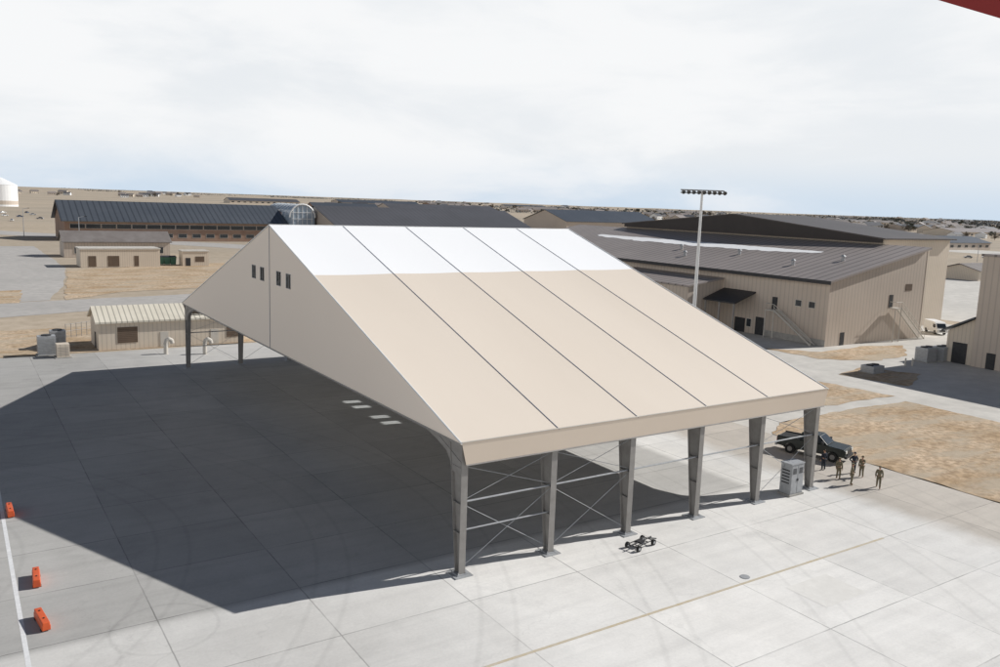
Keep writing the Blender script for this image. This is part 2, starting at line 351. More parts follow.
def ibeam_col(X,side):
    y0=0 if side==0 else SP; s=1 if side==0 else -1
    mb=MB(); zt=7.9; wb,wt=.42,1.35; fw=.22
    yo=y0+s*.05
    mb.hexa([(X-.02,yo,.12),(X+.02,yo,.12),(X+.02,yo+s*wb,.12),(X-.02,yo+s*wb,.12),(X-.02,yo,zt),(X+.02,yo,zt),(X+.02,yo+s*wt,zt),(X-.02,yo+s*wt,zt)])
    mb.hexa([(X-fw,yo-s*.03,.12),(X+fw,yo-s*.03,.12),(X+fw,yo-s*.001,.12),(X-fw,yo-s*.001,.12),(X-fw,yo-s*.03,zt),(X+fw,yo-s*.03,zt),(X+fw,yo-s*.001,zt),(X-fw,yo-s*.001,zt)])
    mb.hexa([(X-fw,yo+s*(wb+.001),.12),(X+fw,yo+s*(wb+.001),.12),(X+fw,yo+s*(wb+.04),.12),(X-fw,yo+s*(wb+.04),.12),(X-fw,yo+s*(wt+.001),zt),(X+fw,yo+s*(wt+.001),zt),(X+fw,yo+s*(wt+.04),zt),(X-fw,yo+s*(wt+.04),zt)])
    for z in (2.6,4.4,6.6):
        w=wb+(wt-wb)*(z-.12)/(zt-.12)
        mb.box((X-fw+.02,min(yo,yo+s*w),z),(X+fw-.02,max(yo,yo+s*w),z+.03))
    c=mb.build('column','steel',root)
    mb=MB(); mb.box((X-.6,y0+s*.25-.55,.004),(X+.6,y0+s*.25+.6,.06)); mb.box((X-.35,y0+s*.25-.33,.06),(X+.35,y0+s*.25+.33,.12))
    for dx in (-.27,.27):
        for dy in (-.25,.25): mb.tube((X+dx,y0+s*.25+dy,.12),(X+dx,y0+s*.25+dy,.22),.03,6)
    mb.build('base_plate','galv',c)
    mb=MB(); pr=[(.07,6.2),(1.25,6.2),(1.45,6.75),(1.95,7.25),(3.0,7.6),(5.6,8.2),(5.6,9.1),(.07,7.95)]
    mb.prism([(y0+s*a,z) for a,z in pr],X-.17,X+.17,'X'); mb.build('haunch','steel',c)
frX=[0]+[BAY*i for i in range(1,5)]+[32.8]
for X in frX:
    ibeam_col(X,0); ibeam_col(X,1)
    mb=MB()
    for s,y0 in ((1,0),(-1,SP)):
        def rr(y): return rz_at(y)-.22
        segs=[(.1,1.2),(7,.95),(20,.8),(34,.95)]
        for (ya,da),(yc,db) in zip(segs,segs[1:]):
            A=y0+s*ya; B=y0+s*yc; za,zb_=rr(A),rr(B)
            for (w,e0,e1) in ((.02,da,db),(.2,.03,.03)):
                mb.hexa([(X-w,A,za-e0),(X+w,A,za-e0),(X+w,B,zb_-e1),(X-w,B,zb_-e1),(X-w,A,za),(X+w,A,za),(X+w,B,zb_),(X-w,B,zb_)])
            mb.hexa([(X-.2,A,za-da-.03),(X+.2,A,za-da-.03),(X+.2,B,zb_-db-.03),(X-.2,B,zb_-db-.03),(X-.2,A,za-da-.002),(X+.2,A,za-da-.002),(X+.2,B,zb_-db-.002),(X-.2,B,zb_-db-.002)])
    mb.build('rafter','steel',root)
for y in (2,9,15,21.4,28,34,40,46.6,53,59,66):
    mb=MB(); mb.tube((0,y,rz_at(y)-.45),(32.8,y,rz_at(y)-.45),.08,6); mb.build('purlin','steel',root)
for side,y in ((0,.28),(1,SP-.28)):
    for b in range(5):
        mb=MB(); mb.tube((frX[b],y,4.5),(frX[b+1],y,4.5),.06,8); mb.build('strut','galv',root)
        mb=MB(); mb.tube((frX[b],y,6.75),(frX[b+1],y,6.75),.06,8); mb.build('strut','steel',root)
        if b==0:
            mb=MB(); mb.tube((frX[b],y,2.75),(frX[b+1],y,2.75),.05,8); mb.build('strut','galv',root)
        if b in (0,1,4):
            mb=MB()
            for z0,z1 in ((.4,4.4),(4.6,6.7)):
                mb.tube((frX[b],y-.05,z0),(frX[b+1],y-.05,z1),.018,6); mb.tube((frX[b],y+.05,z1),(frX[b+1],y+.05,z0),.018,6)
            mb.build('brace_rod','galv',root)

# ---------------------------------------------------------------- apron objects
def jersey(loc,rz,label,L_=1.9):
    r=empty('traffic_barrier',loc,label,'barrier','orange barriers beside the white line',rz)
    mb=MB(); prof=[(-.2,.06),(.2,.06),(.2,.3),(.17,.36),(.17,.5),(-.17,.5),(-.17,.36),(-.2,.3)]
    mb.prism(prof,-L_/2,L_/2); o=mb.build('body','barrier',r,world=False)
    bv=o.modifiers.new('b','BEVEL'); bv.width=.03; bv.segments=2
    for yy in (-.4,.55):
        mb=MB(); mb.tube((0,yy,.5),(0,yy,.53),.05,8); mb.build('filler_cap','black',r,world=False)
    for k in (-1,1):
        mb=MB(); mb.box((-.22,k*.7-.12,.004),(.22,k*.7+.12,.059)); mb.build('foot','black',r,world=False)
for (px,py,rz,lb) in ((11,518,.02,'orange plastic barrier farthest along the white line, inside the shadow'),(38,588,-.05,'orange plastic barrier in the middle of the row on the shaded concrete'),(44,632,.12,'orange plastic barrier nearest the bottom left, tilted off the white line')):
    p=G(px,py); jersey((p.x,p.y+.9,0),rz,lb)
p=G(641,546); r=empty('tow_dolly',(p.x,p.y,0),'low black four wheeled tow dolly parked in front of the third column','dolly',None,math.radians(12))
mb=MB(); mb.tube((-1.2,0,.35),(1.1,0,.35),.05).tube((-1.0,-.35,.3),(.8,-.35,.3),.035).tube((-1,.35,.3),(.8,.35,.3),.035)
for x in (-1,-.3,.3,.8): mb.tube((x,-.35,.3),(x,.35,.3),.035)
mb.tube((.8,0,.35),(1.6,-.1,.12),.04); mb.box((-.4,-.22,.33),(.1,.22,.42)); mb.build('chassis','dark',r,world=False)
for x,y in ((-.9,-.45),(-.9,.45),(.75,-.45),(.75,.45)):
    mb=MB(); mb.tube((x,y-.07,.2),(x,y+.07,.2),.2,20); w=mb.build('wheel','black',r,world=False); mb=MB(); mb.tube((x,y-.08,.2),(x,y+.08,.2),.09,12); mb.build('rim','galv',w,world=False)
r=empty('equipment_cabinet',(30.3,.1,0),'tall grey electrical cabinet between the last two front columns','cabinet')
mb=MB(); mb.box((-.75,-.5,.15),(.75,.5,2.55)); mb.build('housing','galv',r,world=False)
mb=MB(); mb.box((-.85,-.6,.004),(.85,.6,.15)); mb.build('plinth','conc',r,world=False)
mb=MB(); mb.box((-.8,-.55,2.55),(.8,.55,2.63)); mb.build('top_cover','galv',r,world=False)
for s in (-1,1):
    mb=MB(); mb.box((s*.37-.34,-.53,.25),(s*.37+.34,-.502,2.45)); d=mb.build('door','galv',r,world=False)
    mb=MB()
    for k in range(6): mb.box((s*.37-.22,-.545,1.8+k*.08),(s*.37+.22,-.531,1.84+k*.08))
    mb.build('louvre','dark',d,world=False)
    mb=MB(); mb.box((s*.07-.02,-.57,1.2),(s*.07+.02,-.531,1.4)); mb.build('handle','dark',d,world=False)
mb=MB()
for k in range(5): mb.box((-.775,-.35,1.0+k*.25),(-.752,.35,1.1+k*.25))
mb.build('vent','dark',r,world=False)

# ---------------------------------------------------------------- vehicles
def arc(cx,r,n=8,z=.38): return [(cx-r*math.cos(math.pi*i/n),z+r*math.sin(math.pi*i/n)) for i in range(n+1)]
def wheel(r,x,y,rad=.38,w=.26):
    mb=MB(); mb.tube((x,y-w/2,rad),(x,y+w/2,rad),rad,24); wo=mb.build('wheel','black',r,world=False)
    mb=MB(); mb.tube((x,y-w/2-.01,rad),(x,y+w/2+.01,rad),rad*.5,16); mb.build('rim','steel',wo,world=False)
def pickup(loc,rz,label,paint,sc=1.0):
    r=empty('pickup_truck',loc,label,'truck',None,rz); r.scale=(sc,)*3
    prof=[(-2.85,.6)]+[(-2.25,.52)]+arc(-1.7,.5)+[(-1.15,.5),(1.3,.5)]+arc(1.85,.5)+[(2.45,.5),(2.85,.55),(2.9,1.05),(2.75,1.22),(1.3,1.32),(-2.85,1.32)]
    mb=MB(); mb.prism(prof,-.98,.98); o=mb.build('body',paint,r,world=False)
    bv=o.modifiers.new('b','BEVEL'); bv.width=.05; bv.segments=2; bv.limit_method='ANGLE'
    mb=MB(); mb.hexa([(-1.0,-.9,1.31),(1.4,-.9,1.31),(1.4,.9,1.31),(-1.0,.9,1.31),(-.88,-.74,1.98),(.6,-.74,1.98),(.6,.74,1.98),(-.88,.74,1.98)]); o=mb.build('cab',paint,r,world=False)
    bv=o.modifiers.new('b','BEVEL'); bv.width=.06; bv.segments=3
    def quad(a,b,c,d,n): mb=MB(); mb.poly([a,b,c,d]); return mb.build(n,'glass',r,world=False,closed=False)
    quad((1.36,-.78,1.39),(1.36,.78,1.39),(.70,.66,1.93),(.70,-.66,1.93),'windscreen')
    quad((-.995,-.75,1.4),(-.995,.75,1.4),(-.90,.64,1.9),(-.90,-.64,1.9),'rear_window')
    for s in (-1,1):
        for x0,x1,x2,x3 in ((.2,1.15,.62,.2),(-.85,.1,.1,-.78)):
            quad((x0,s*.895,1.4),(x1,s*.895,1.4),(x2,s*.782,1.88),(x3,s*.782,1.88),'side_window')
        mb=MB(); mb.box((-.35,s*.985-.01,1.12),(-.15,s*.985+.02,1.16)); mb.build('door_handle','galv',r,world=False)
        mb=MB(); mb.box((.95,s*1.1-.12,1.37),(1.1,s*1.1+.1,1.6)); mb.build('mirror','dark',r,world=False)
        mb=MB(); mb.box((2.8,s*.76-.16,.9),(2.92,s*.76+.16,1.12)); mb.build('headlight','lamp',r,world=False)
        mb=MB(); mb.box((-2.88,s*.88-.07,.9),(-2.8,s*.88+.07,1.25)); mb.build('tail_light','taillamp',r,world=False)
        mb=MB(); mb.box((-2.8,s*.92-.05,1.32),(-1.0,s*.92+.05,1.42)); mb.build('bed_rail',paint,r,world=False)
    mb=MB(); mb.box((-2.7,-.8,1.325),(-1.05,.8,1.34)); mb.build('bed_liner','black',r,world=False)
    mb=MB(); mb.box((2.84,-.55,.72),(2.93,.55,1.08)); mb.build('grille','dark',r,world=False)
    mb=MB(); mb.box((2.8,-.94,.48),(3.0,.94,.68)); mb.build('bumper','dark',r,world=False)
    mb=MB(); mb.box((-3.02,-.92,.5),(-2.84,.92,.7)); mb.build('bumper','galv',r,world=False)
    for x in (-1.7,1.85):
        for y in (-.85,.85): wheel(r,x,y,.42)
    return r
p=G(813,455); pickup((p.x,p.y,0),math.radians(-72),'dark green pickup truck parked behind the standing people','truckpaint',1.08)
def sedan(loc,rz,label,paint,group=None,name='parked_car'):
    r=empty(name,loc,label,'car',group,rz)
    prof=[(-2.2,.35),(-1.85,.3)]+arc(-1.35,.36,6,.33)+[(-.9,.28),(.95,.28)]+arc(1.4,.36,6,.33)+[(1.85,.3),(2.25,.35),(2.2,.75),(1.1,.92),(-1.6,.98),(-2.2,.9)]
    mb=MB(); mb.prism(prof,-.86,.86); o=mb.build('body',paint,r,world=False)
    mb=MB(); mb.hexa([(-1.5,-.78,.94),(1.0,-.78,.9),(1.0,.78,.9),(-1.5,.78,.94),(-.95,-.6,1.42),(.25,-.6,1.42),(.25,.6,1.42),(-.95,.6,1.42)]); mb.build('glasshouse','glass',r,world=False)
    mb=MB(); mb.box((-.93,-.59,1.42),(.23,.59,1.46)); mb.build('roof',paint,r,world=False)
    for x in (-1.35,1.4):
        for y in (-.76,.76): wheel(r,x,y,.32,.2)
    for s in (-1,1):
        mb=MB(); mb.box((2.15,s*.6-.15,.6),(2.24,s*.6+.15,.72)); mb.build('headlight','lamp',r,world=False)
    return r
def van(loc,rz,label):
    r=empty('delivery_van',loc,label,'van',None,rz)
    prof=[(-2.8,.45),(-2.3,.4)]+arc(-1.8,.45,8,.38)+[(-1.3,.4),(1.2,.4)]+arc(1.75,.45,8,.38)+[(2.3,.4),(2.75,.45),(2.8,.95),(2.45,1.25),(1.75,2.1),(1.3,2.35),(-2.8,2.4)]
    mb=MB(); mb.prism(prof,-1,1); o=mb.build('body','white',r,world=False); bv=o.modifiers.new('b','BEVEL'); bv.width=.06; bv.segments=2; bv.limit_method='ANGLE'
    mb=MB(); mb.poly([(2.44,-.85,1.3),(2.44,.85,1.3),(1.82,.8,2.06),(1.82,-.8,2.06)]); o=mb.build('windscreen','glass',r,world=False,closed=False); o.location=(.02,0,.02)
    for s in (-1,1):
        mb=MB(); mb.box((.9,s*1.0-.012,1.35),(1.9,s*1.0+.012,1.95)); mb.build('side_window','glass',r,world=False)
        mb=MB(); mb.box((2.72,s*.75-.15,.8),(2.82,s*.75+.15,1.05)); mb.build('headlight','lamp',r,world=False)
        mb=MB(); mb.box((1.75,s*1.15-.12,1.3),(1.88,s*1.15+.1,1.6)); mb.build('mirror','dark',r,world=False)
    mb=MB(); mb.box((2.74,-.5,.65),(2.83,.5,.95)); mb.build('grille','dark',r,world=False)
    for x in (-1.8,1.75):
        for y in (-.86,.86): wheel(r,x,y,.38)
p=G(935,333); van((p.x,p.y,0),math.radians(-125),'white van parked by the tall end of the brown metal hangar')

# ---------------------------------------------------------------- people
def skin(chain,edges,rootn):
    bm=bmesh.new(); ly=bm.verts.layers.skin.verify(); V={}
    for k,(p,rad) in chain.items():
        v=bm.verts.new(p); v[ly].radius=(rad,rad); v[ly].use_root=(k==rootn); V[k]=v
    for a,b in edges: bm.edges.new((V[a],V[b]))
    me=bpy.data.meshes.new('tmp'); bm.to_mesh(me); bm.free()
    o=bpy.data.objects.new('tmp',me); C.objects.link(o)
    m=o.modifiers.new('s','SKIN'); m.use_smooth_shade=True; s=o.modifiers.new('u','SUBSURF'); s.levels=1; s.render_levels=1
    dg=bpy.context.evaluated_depsgraph_get(); ev=o.evaluated_get(dg); em=bpy.data.meshes.new_from_object(ev)
    bpy.data.objects.remove(o); b=MB(); b.bm.from_mesh(em); bpy.data.meshes.remove(em); return b
def person(loc,rz,label,cloth,pose='stand',sc=1.0,hat=True):
    r=empty('person',loc,label,'person','people standing beside the truck',rz); r.scale=(sc,sc,sc)
    st=.2 if pose=='walk' else .0
    J={'pelvis':((0,0,.97),.13),'belly':((0,0,1.1),.125),'chest':((0,.01,1.3),.15),'neck':((0,0,1.5),.055),'head':((0,-.015,1.58),.055)}
    E=[('pelvis','belly'),('belly','chest'),('chest','neck'),('neck','head')]
    for s,n in ((-1,'r'),(1,'l')):
        f=st*s
        if pose=='hips': el,wr=(.40*s,.08,1.16),(.2*s,-.06,1.02)
        elif pose=='fold': el,wr=(.25*s,-.03,1.15),(.02*s,-.22,1.2)
        elif pose=='walk': el,wr=(.25*s,.06-f*.3,1.16),(.26*s,-.08-f*.6,.93)
        elif pose=='point' and s>0: el,wr=(.3,-.22,1.3),(.3,-.46,1.38)
        else: el,wr=(.25*s,.03,1.15),(.26*s,-.04,.90)
        sh=(.19*s,.01,1.43)
        J.update({n+'sh':(sh,.068),n+'el':(el,.047),n+'wr':(wr,.03)})
        d=(Vector(wr)-Vector(el)).normalized(); pm=Vector(wr)+d*.08; J[n+'pm']=(tuple(pm),.03)
        E+= [('chest',n+'sh'),(n+'sh',n+'el'),(n+'el',n+'wr'),(n+'wr',n+'pm')]
        side=d.cross(Vector((1,0,0))); side=(side.normalized() if side.length>.1 else Vector((0,0,1)))
        for i,ln in enumerate((.07,.085,.08,.06)):
            a=pm+side*(i-1.5)*.02+d*.02; b=a+d*ln*.55; c=b+(d*.8+Vector((-s*.5,0,0))).normalized()*ln*.5
            J.update({f'{n}f{i}a':(tuple(a),.009),f'{n}f{i}b':(tuple(b),.009),f'{n}f{i}c':(tuple(c),.008)}); E+=[(n+'pm',f'{n}f{i}a'),(f'{n}f{i}a',f'{n}f{i}b'),(f'{n}f{i}b',f'{n}f{i}c')]
        a=Vector(wr)+d*.03+side*.035; b=a+(d+side*.6).normalized()*.05
        J.update({n+'ta':(tuple(a),.011),n+'tb':(tuple(b),.009)}); E+=[(n+'wr',n+'ta'),(n+'ta',n+'tb')]
        hip=(.09*s,0,.91); kn=(.11*s,-.03-f*.5,.52); an=(.12*s,.03-f*1.3,.1); to=(.14*s,-.13-f*1.3,.05)
        J.update({n+'hip':(hip,.095),n+'kn':(kn,.062),n+'an':(an,.042),n+'to':(to,.038)}); E+=[('pelvis',n+'hip'),(n+'hip',n+'kn'),(n+'kn',n+'an'),(n+'an',n+'to')]
    b=skin(J,E,'pelvis')
    b.ball((0,-.02,1.66),.1,(.78,.95,1.18),3)
    b.ball((0,-.118,1.655),.016,(.8,1,1.4),1)
    b.ball((0,-.108,1.615),.018,(1.3,.5,.35),1)
    for s in (-1,1): b.ball((s*.08,-.01,1.66),.02,(.4,.8,1.3),1)
    body=b.build('body','skin',r,world=False,smooth=True)
    e=MB()
    for s in (-1,1): e.ball((s*.03,-.108,1.68),.011,(1,.6,.7),1)
    e.build('eyes','hair',body,world=False)
    def sub(keys,grow,extra=None):
        ch={k:(J[k][0],J[k][1]+grow) for k in keys}
        if extra: ch.update(extra)
        return ch,[(a,c) for a,c in E if a in ch and c in ch]
    ch,ed=sub(['pelvis','belly','chest','lsh','lel','lwr','rsh','rel','rwr'],.018,{'neck':((0,.01,1.47),.075)}); ch['pelvis']=((0,0,.95),.15)
    skin(ch,ed,'chest').build('jacket',cloth,r,world=False,smooth=True)
    ch,ed=sub(['pelvis','lhip','lkn','lan','rhip','rkn','ran'],.022)
    skin(ch,ed,'pelvis').build('trousers',cloth,r,world=False,smooth=True)
    for n in 'lr':
        a=J[n+'an'][0]; t=J[n+'to'][0]
        skin({'c':((a[0],a[1],.22),.06),'a':((a[0],a[1]+.01,.09),.058),'t':((t[0],t[1],.05),.046)},[('c','a'),('a','t')],'c').build('boot','boot' if cloth=='camo' else 'black',r,world=False,smooth=True)
    h=MB(); h.ball((0,.005,1.70),.103,(.84,1.0,.95),3)
    bmesh.ops.delete(h.bm,geom=[v for v in h.bm.verts if v.co.z<1.66 or (v.co.y<-.06 and v.co.z<1.72)],context='VERTS')
    h.build('hair','hair',body,world=False,smooth=True,closed=False)
    if hat:
        h=MB(); h.tube((0,0,1.72),(0,0,1.80),.098,20,.088); h.hexa([(-.07,-.17,1.715),(.07,-.17,1.715),(.085,-.07,1.725),(-.085,-.07,1.725),(-.07,-.17,1.722),(.07,-.17,1.722),(.085,-.07,1.735),(-.085,-.07,1.735)])
        h.build('cap',cloth,r,world=False)
    return r
for (px,py,rz,cl,po,hat,lb) in (
    (823,470,160,'navy','stand',False,'person in dark clothes against the pickup truck side, farthest left of the group'),
    (838,479,100,'camo','stand',True,'person in camouflage uniform and cap standing just left of the middle pair'),
    (853,473,-20,'navy','hips',True,'person in dark clothes with hands on hips behind the camouflaged pair'),
    (851,485,30,'camo','hips',True,'person in camouflage uniform nearest the camera with hands on hips'),
    (861,477,-80,'camo','point',True,'person in camouflage uniform raising one arm right of the middle pair'),
    (878,488,-60,'camo','walk',True,'person in camouflage uniform walking alone at the right end of the group')):
    p=G(px,py); person((p.x,p.y,0.0 if p.x<43.5 else .02),math.radians(rz),lb,cl,po,1.04,hat)

# ---------------------------------------------------------------- buildings
def wins_on(wall,face,coords,z0,z1,mat='glass',name='window',d=.06,fixed=0):
    for (a,b) in coords:
        mb=MB()
        if face=='-X': mb.box((fixed-d,a,z0),(fixed+.02,b,z1))
        else: mb.box((a,fixed-d,z0),(b,fixed+.02,z1))
        wo=mb.build(name,mat,wall)
        if name=='window':
            f=MB(); t=.1
            if face=='-X':
                f.box((fixed-d-.03,a-t,z0-t),(fixed,b+t,z0)).box((fixed-d-.03,a-t,z1),(fixed,b+t,z1+t)).box((fixed-d-.03,a-t,z0),(fixed,a,z1)).box((fixed-d-.03,b,z0),(fixed,b+t,z1))
            else:
                f.box((a-t,fixed-d-.03,z0-t),(b+t,fixed,z0)).box((a-t,fixed-d-.03,z1),(b+t,fixed,z1+t)).box((a-t,fixed-d-.03,z0),(a,fixed,z1)).box((b,fixed-d-.03,z0),(b+t,fixed,z1))
            f.build('frame','trim',wo)
def gable_building(name,label,cat,x0,x1,y0,y1,ev,rz,wall='tanwall',roof='brownroof',axis='X',ov=.5,group=None):
    r=empty(name,((x0+x1)/2,(y0+y1)/2,0),label,cat,group)
    mb=MB(); ym=(y0+y1)/2; mb.prism([(y0,0),(y1,0),(y1,ev),(ym,rz-.1),(y0,ev)],x0,x1,'X'); w=mb.build('wall',wall,r)
    k=(rz-ev)/(ym-y0); e=ev-ov*k
    mb=MB(); mb.prism([(y0-ov,e),(ym,rz),(y1+ov,e),(y1+ov,e+.25),(ym,rz+.25),(y0-ov,e+.25)],x0-ov,x1+ov,'X'); rf=mb.build('roof',roof,r)
    return r,w,rf
def flat_building(name,label,cat,x0,x1,y0,y1,h,wall='tanwall2',roof='trim',group=None):
    r=empty(name,((x0+x1)/2,(y0+y1)/2,0),label,cat,group)
    mb=MB(); mb.box((x0,y0,0),(x1,y1,h)); w=mb.build('wall',wall,r)
    mb=MB(); mb.box((x0-.2,y0-.2,h),(x1+.2,y1+.2,h+.35)); rf=mb.build('roof',roof,r)
    return r,w,rf
r,w,rf=gable_building('maintenance_hangar','large tan metal hangar with brown roofs and low wing behind the fabric shelter','hangar',125,148.5,54,127,17.6,21.1,'tanwall2','darkroof','X',.9)
mb=MB(); mb.prism([(54,16.9),(127,16.9),(127,17.65),(90.5,21.1),(54,17.65)],124.2,124.9,'X'); mb.build('gable_cladding','gabledark',w)
mb=MB(); mb.prism([(97,0),(124.9,0),(124.9,16.2),(97,10.9)],45,146,'Y'); wg=mb.build('wing_wall','tanwall',r)
mb=MB(); mb.prism([(96.2,10.75),(124.95,16.25),(124.95,16.6),(96.2,11.1)],44.3,146.6,'Y'); wr=mb.build('wing_roof','brownroof',r)
mb=MB(); mb.box((96.0,44.3,10.5),(96.19,146.6,11.1)); mb.build('gutter','dark',wr)
mb=MB(); mb.box((124.91,44.95,0),(125.4,53.9,16.2)); mb.build('step_wall','tanwall2',w)
def zz(x): return 16.6-(124.95-x)*(5.5/28.75)+.03
mb=MB(); up=[];dn=[]; n_=44
for i in range(n_+1):
    y=60+i*1.5; up.append((115.6+random.uniform(-.15,.15),y)); wd=random.uniform(3.2,4.2)*math.sin(math.pi*(i+.6)/(n_+1.5))**.35; dn.append((115.6-wd,y))
for i in range(n_):
    q=[up[i],up[i+1],dn[i+1],dn[i]]; mb.poly([(x,y,zz(x)) for x,y in q])
mb.build('snow_strip','snow',wr,closed=False)
for (x,y) in ((104,58),(108,74),(110,52),(108,90),(103,84)):
    z=16.6-(124.95-x)*(5.5/28.75); mb=MB(); mb.tube((x,y,z-.2),(x,y,z+.8),.3,10); mb.tube((x,y,z+.8),(x,y,z+1.1),.5,10,.15); mb.build('roof_vent','galv',wr)
mb=MB(); mb.prism([(88,0),(96.99,0),(96.99,9.2),(88,8)],68,92,'Y'); an=mb.build('annex_wall','tanwall',r)
mb=MB(); mb.prism([(87.6,7.95),(96.98,9.2),(96.98,9.5),(87.6,8.25)],67.6,92.4,'Y'); mb.build('annex_roof','brownroof',r)
mb=MB(); mb.prism([(91.5,5.6),(96.95,7.4),(96.95,7.65),(91.5,5.85)],60,67.5,'Y'); pr=mb.build('porch_roof','dark',r)
for y in (60.4,63.8,67.1):
    mb=MB(); mb.box((91.7,y-.12,0),(91.95,y+.12,5.6)); mb.build('porch_post','steel',pr)
wins_on(wg,'-X',[(57.6,59.6)],0,3.2,'dark','door',fixed=97)
wins_on(wg,'-X',[(62,64.4)],0,2.6,'dark','door',fixed=97)
wins_on(wg,'-X',[(60.6,61.6),(72,74)],1.2,2.6,fixed=97)
wins_on(wg,'-X',[(55.2,56.3)],5,7.2,'dark','door',fixed=97)
wins_on(wg,'-X',[(50.2,51.4),(47.5,48.7)],6.2,7.2,fixed=97)
wins_on(wg,'-Y',[(114.3,115.4)],6,8.2,'dark','door',fixed=45)
wins_on(wg,'-Y',[(101,102.1)],0,2.2,'dark','door',fixed=45)
wins_on(wg,'-Y',[(119,121)],8.8,10,'louv','louvre',fixed=45)
wins_on(w,'-Y',[(137,139)],0,4,'dark','door',fixed=54)
def stair(r,a,b,wdir,z,land):
    A=Vector((*a,z)); B=Vector((*b,0)); W=Vector((*wdir,0)); mb=MB(); n=int(z/.19)
    d=(B-A); d.z=0; d.normalize()
    for k in range(n):
        p=A.lerp(B,(k+.5)/n); q=p+W*1.2
        c=[p-d*.15,p+d*.15,q+d*.15,q-d*.15]; mb.hexa([v-Vector((0,0,.02)) for v in c]+[v+Vector((0,0,.02)) for v in c])
    for o in (0,1.2): mb.tube(A+W*o,B+W*o,.15,4)
    P=A-d*land
    c=[A,P,P+W*1.2,A+W*1.2]; mb.hexa([v-Vector((0,0,.14)) for v in c]+[v+Vector((0,0,.02)) for v in c])
    for q in (P+W*1.15,A+W*1.15): mb.tube(q,Vector((q.x,q.y,0)),.1,6)
    st=mb.build('outside_stair','trim',r)
    mb=MB(); up=Vector((0,0,1.05))
    mb.tube(A+W*1.2+up,B+W*1.2+up,.05,6); mb.tube(A+W*1.2+up*.55,B+W*1.2+up*.55,.035,6); mb.tube(P+W*1.2+up,A+W*1.2+up,.05,6); mb.tube(P+up,P+W*1.2+up,.05,6)
    for k in range(8): q=A.lerp(B,k/7)+W*1.2; mb.tube(q,q+up,.04,6)
    mb.build('handrail','trim',st)
stair(r,(96.6,54.6),(96.6,46.6),(-1,0),5,1.8); stair(r,(115.8,44.6),(124,44.6),(0,-1),6,1.8)
mb=MB(); mb.box((96.93,45.0,0),(96.995,57.5,1.1)); mb.build('base_band','conc',wg)

q=G(970,366); qx,qy=q.x,q.y
r,w,rf=flat_building('tall_hangar','tall tan metal building cut off by the right edge of the photo','building',qx,qx+33,-30,qy,16.6,'tanwall','brownroof')
mb=MB(); mb.prism([(qy+.01,0),(qy+4.2,0),(qy+4.2,4.8),(qy+.01,7.2)],qx+.5,qx+11,'X'); lw=mb.build('lean_to_wall','tanwall2',r)
mb=MB(); mb.prism([(qy+.02,7.25),(qy+4.8,4.75),(qy+4.8,5.0),(qy+.02,7.5)],qx-.3,qx+11.6,'X'); mb.build('lean_to_roof','blueroof',r)
wins_on(lw,'-X',[(qy+1,qy+3.2)],0,3.2,'dark','door',fixed=qx+.5)
wins_on(w,'-X',[(qy-3.5,qy-2.2)],0,2.4,'dark','door',fixed=qx)
wins_on(w,'-X',[(qy-14,qy-4)],12,13.4,fixed=qx)

def unit(name,label,cat,loc,sx,sy,sz,mat='galv',group=None,rz=0,fans=2):
    r=empty(name,loc,label,cat,group,rz)
    mb=MB(); mb.box((-sx/2,-sy/2,.12),(sx/2,sy/2,sz)); mb.build('housing',mat,r,world=False)
    mb=MB(); mb.box((-sx/2-.2,-sy/2-.2,.0),(sx/2+.2,sy/2+.2,.12)); mb.build('pad','conc',r,world=False)
    mb=MB(); k=0
    while .35+k*.2<sz-.25: mb.box((-sx/2-.02,-sy/2+.12,.35+k*.2),(-sx/2-.001,sy/2-.12,.39+k*.2)); mb.box((-sx/2+.12,-sy/2-.02,.35+k*.2),(sx/2-.12,-sy/2-.001,.39+k*.2)); k+=1
    mb.build('louvre','steel',r,world=False)
    for i in range(fans):
        x=-sx/2+sx*(i+.5)/fans; mb=MB(); mb.tube((x,0,sz),(x,0,sz+.15),min(sx/fans,sy)*.38,16); mb.build('fan_cowl','dark',r,world=False)
    return r
for px,py,lb in ((925,361,'grey cooling unit on the paving left of its twin by the right hangar'),(941,360,'grey cooling unit on the paving nearest the right hangar'),(872,372,'low grey transformer box on dry grass by the service road')):
    p=G(px,py); unit('cooling_unit',lb,'machine',(p.x,p.y,0),2.6,2.0,2.2 if px>900 else 1.0)
for px,lb in ((905,'first short bollard beside the cooling units'),(912,'second short bollard beside the cooling units')):
    p=G(px,366); mb=MB(); mb.tube((p.x,p.y,0),(p.x,p.y,1.1),.12,10); mb.ball((p.x,p.y,1.1),.12); tag(mb.build('bollard','trim'),lb,'bollard','bollards by the cooling units')

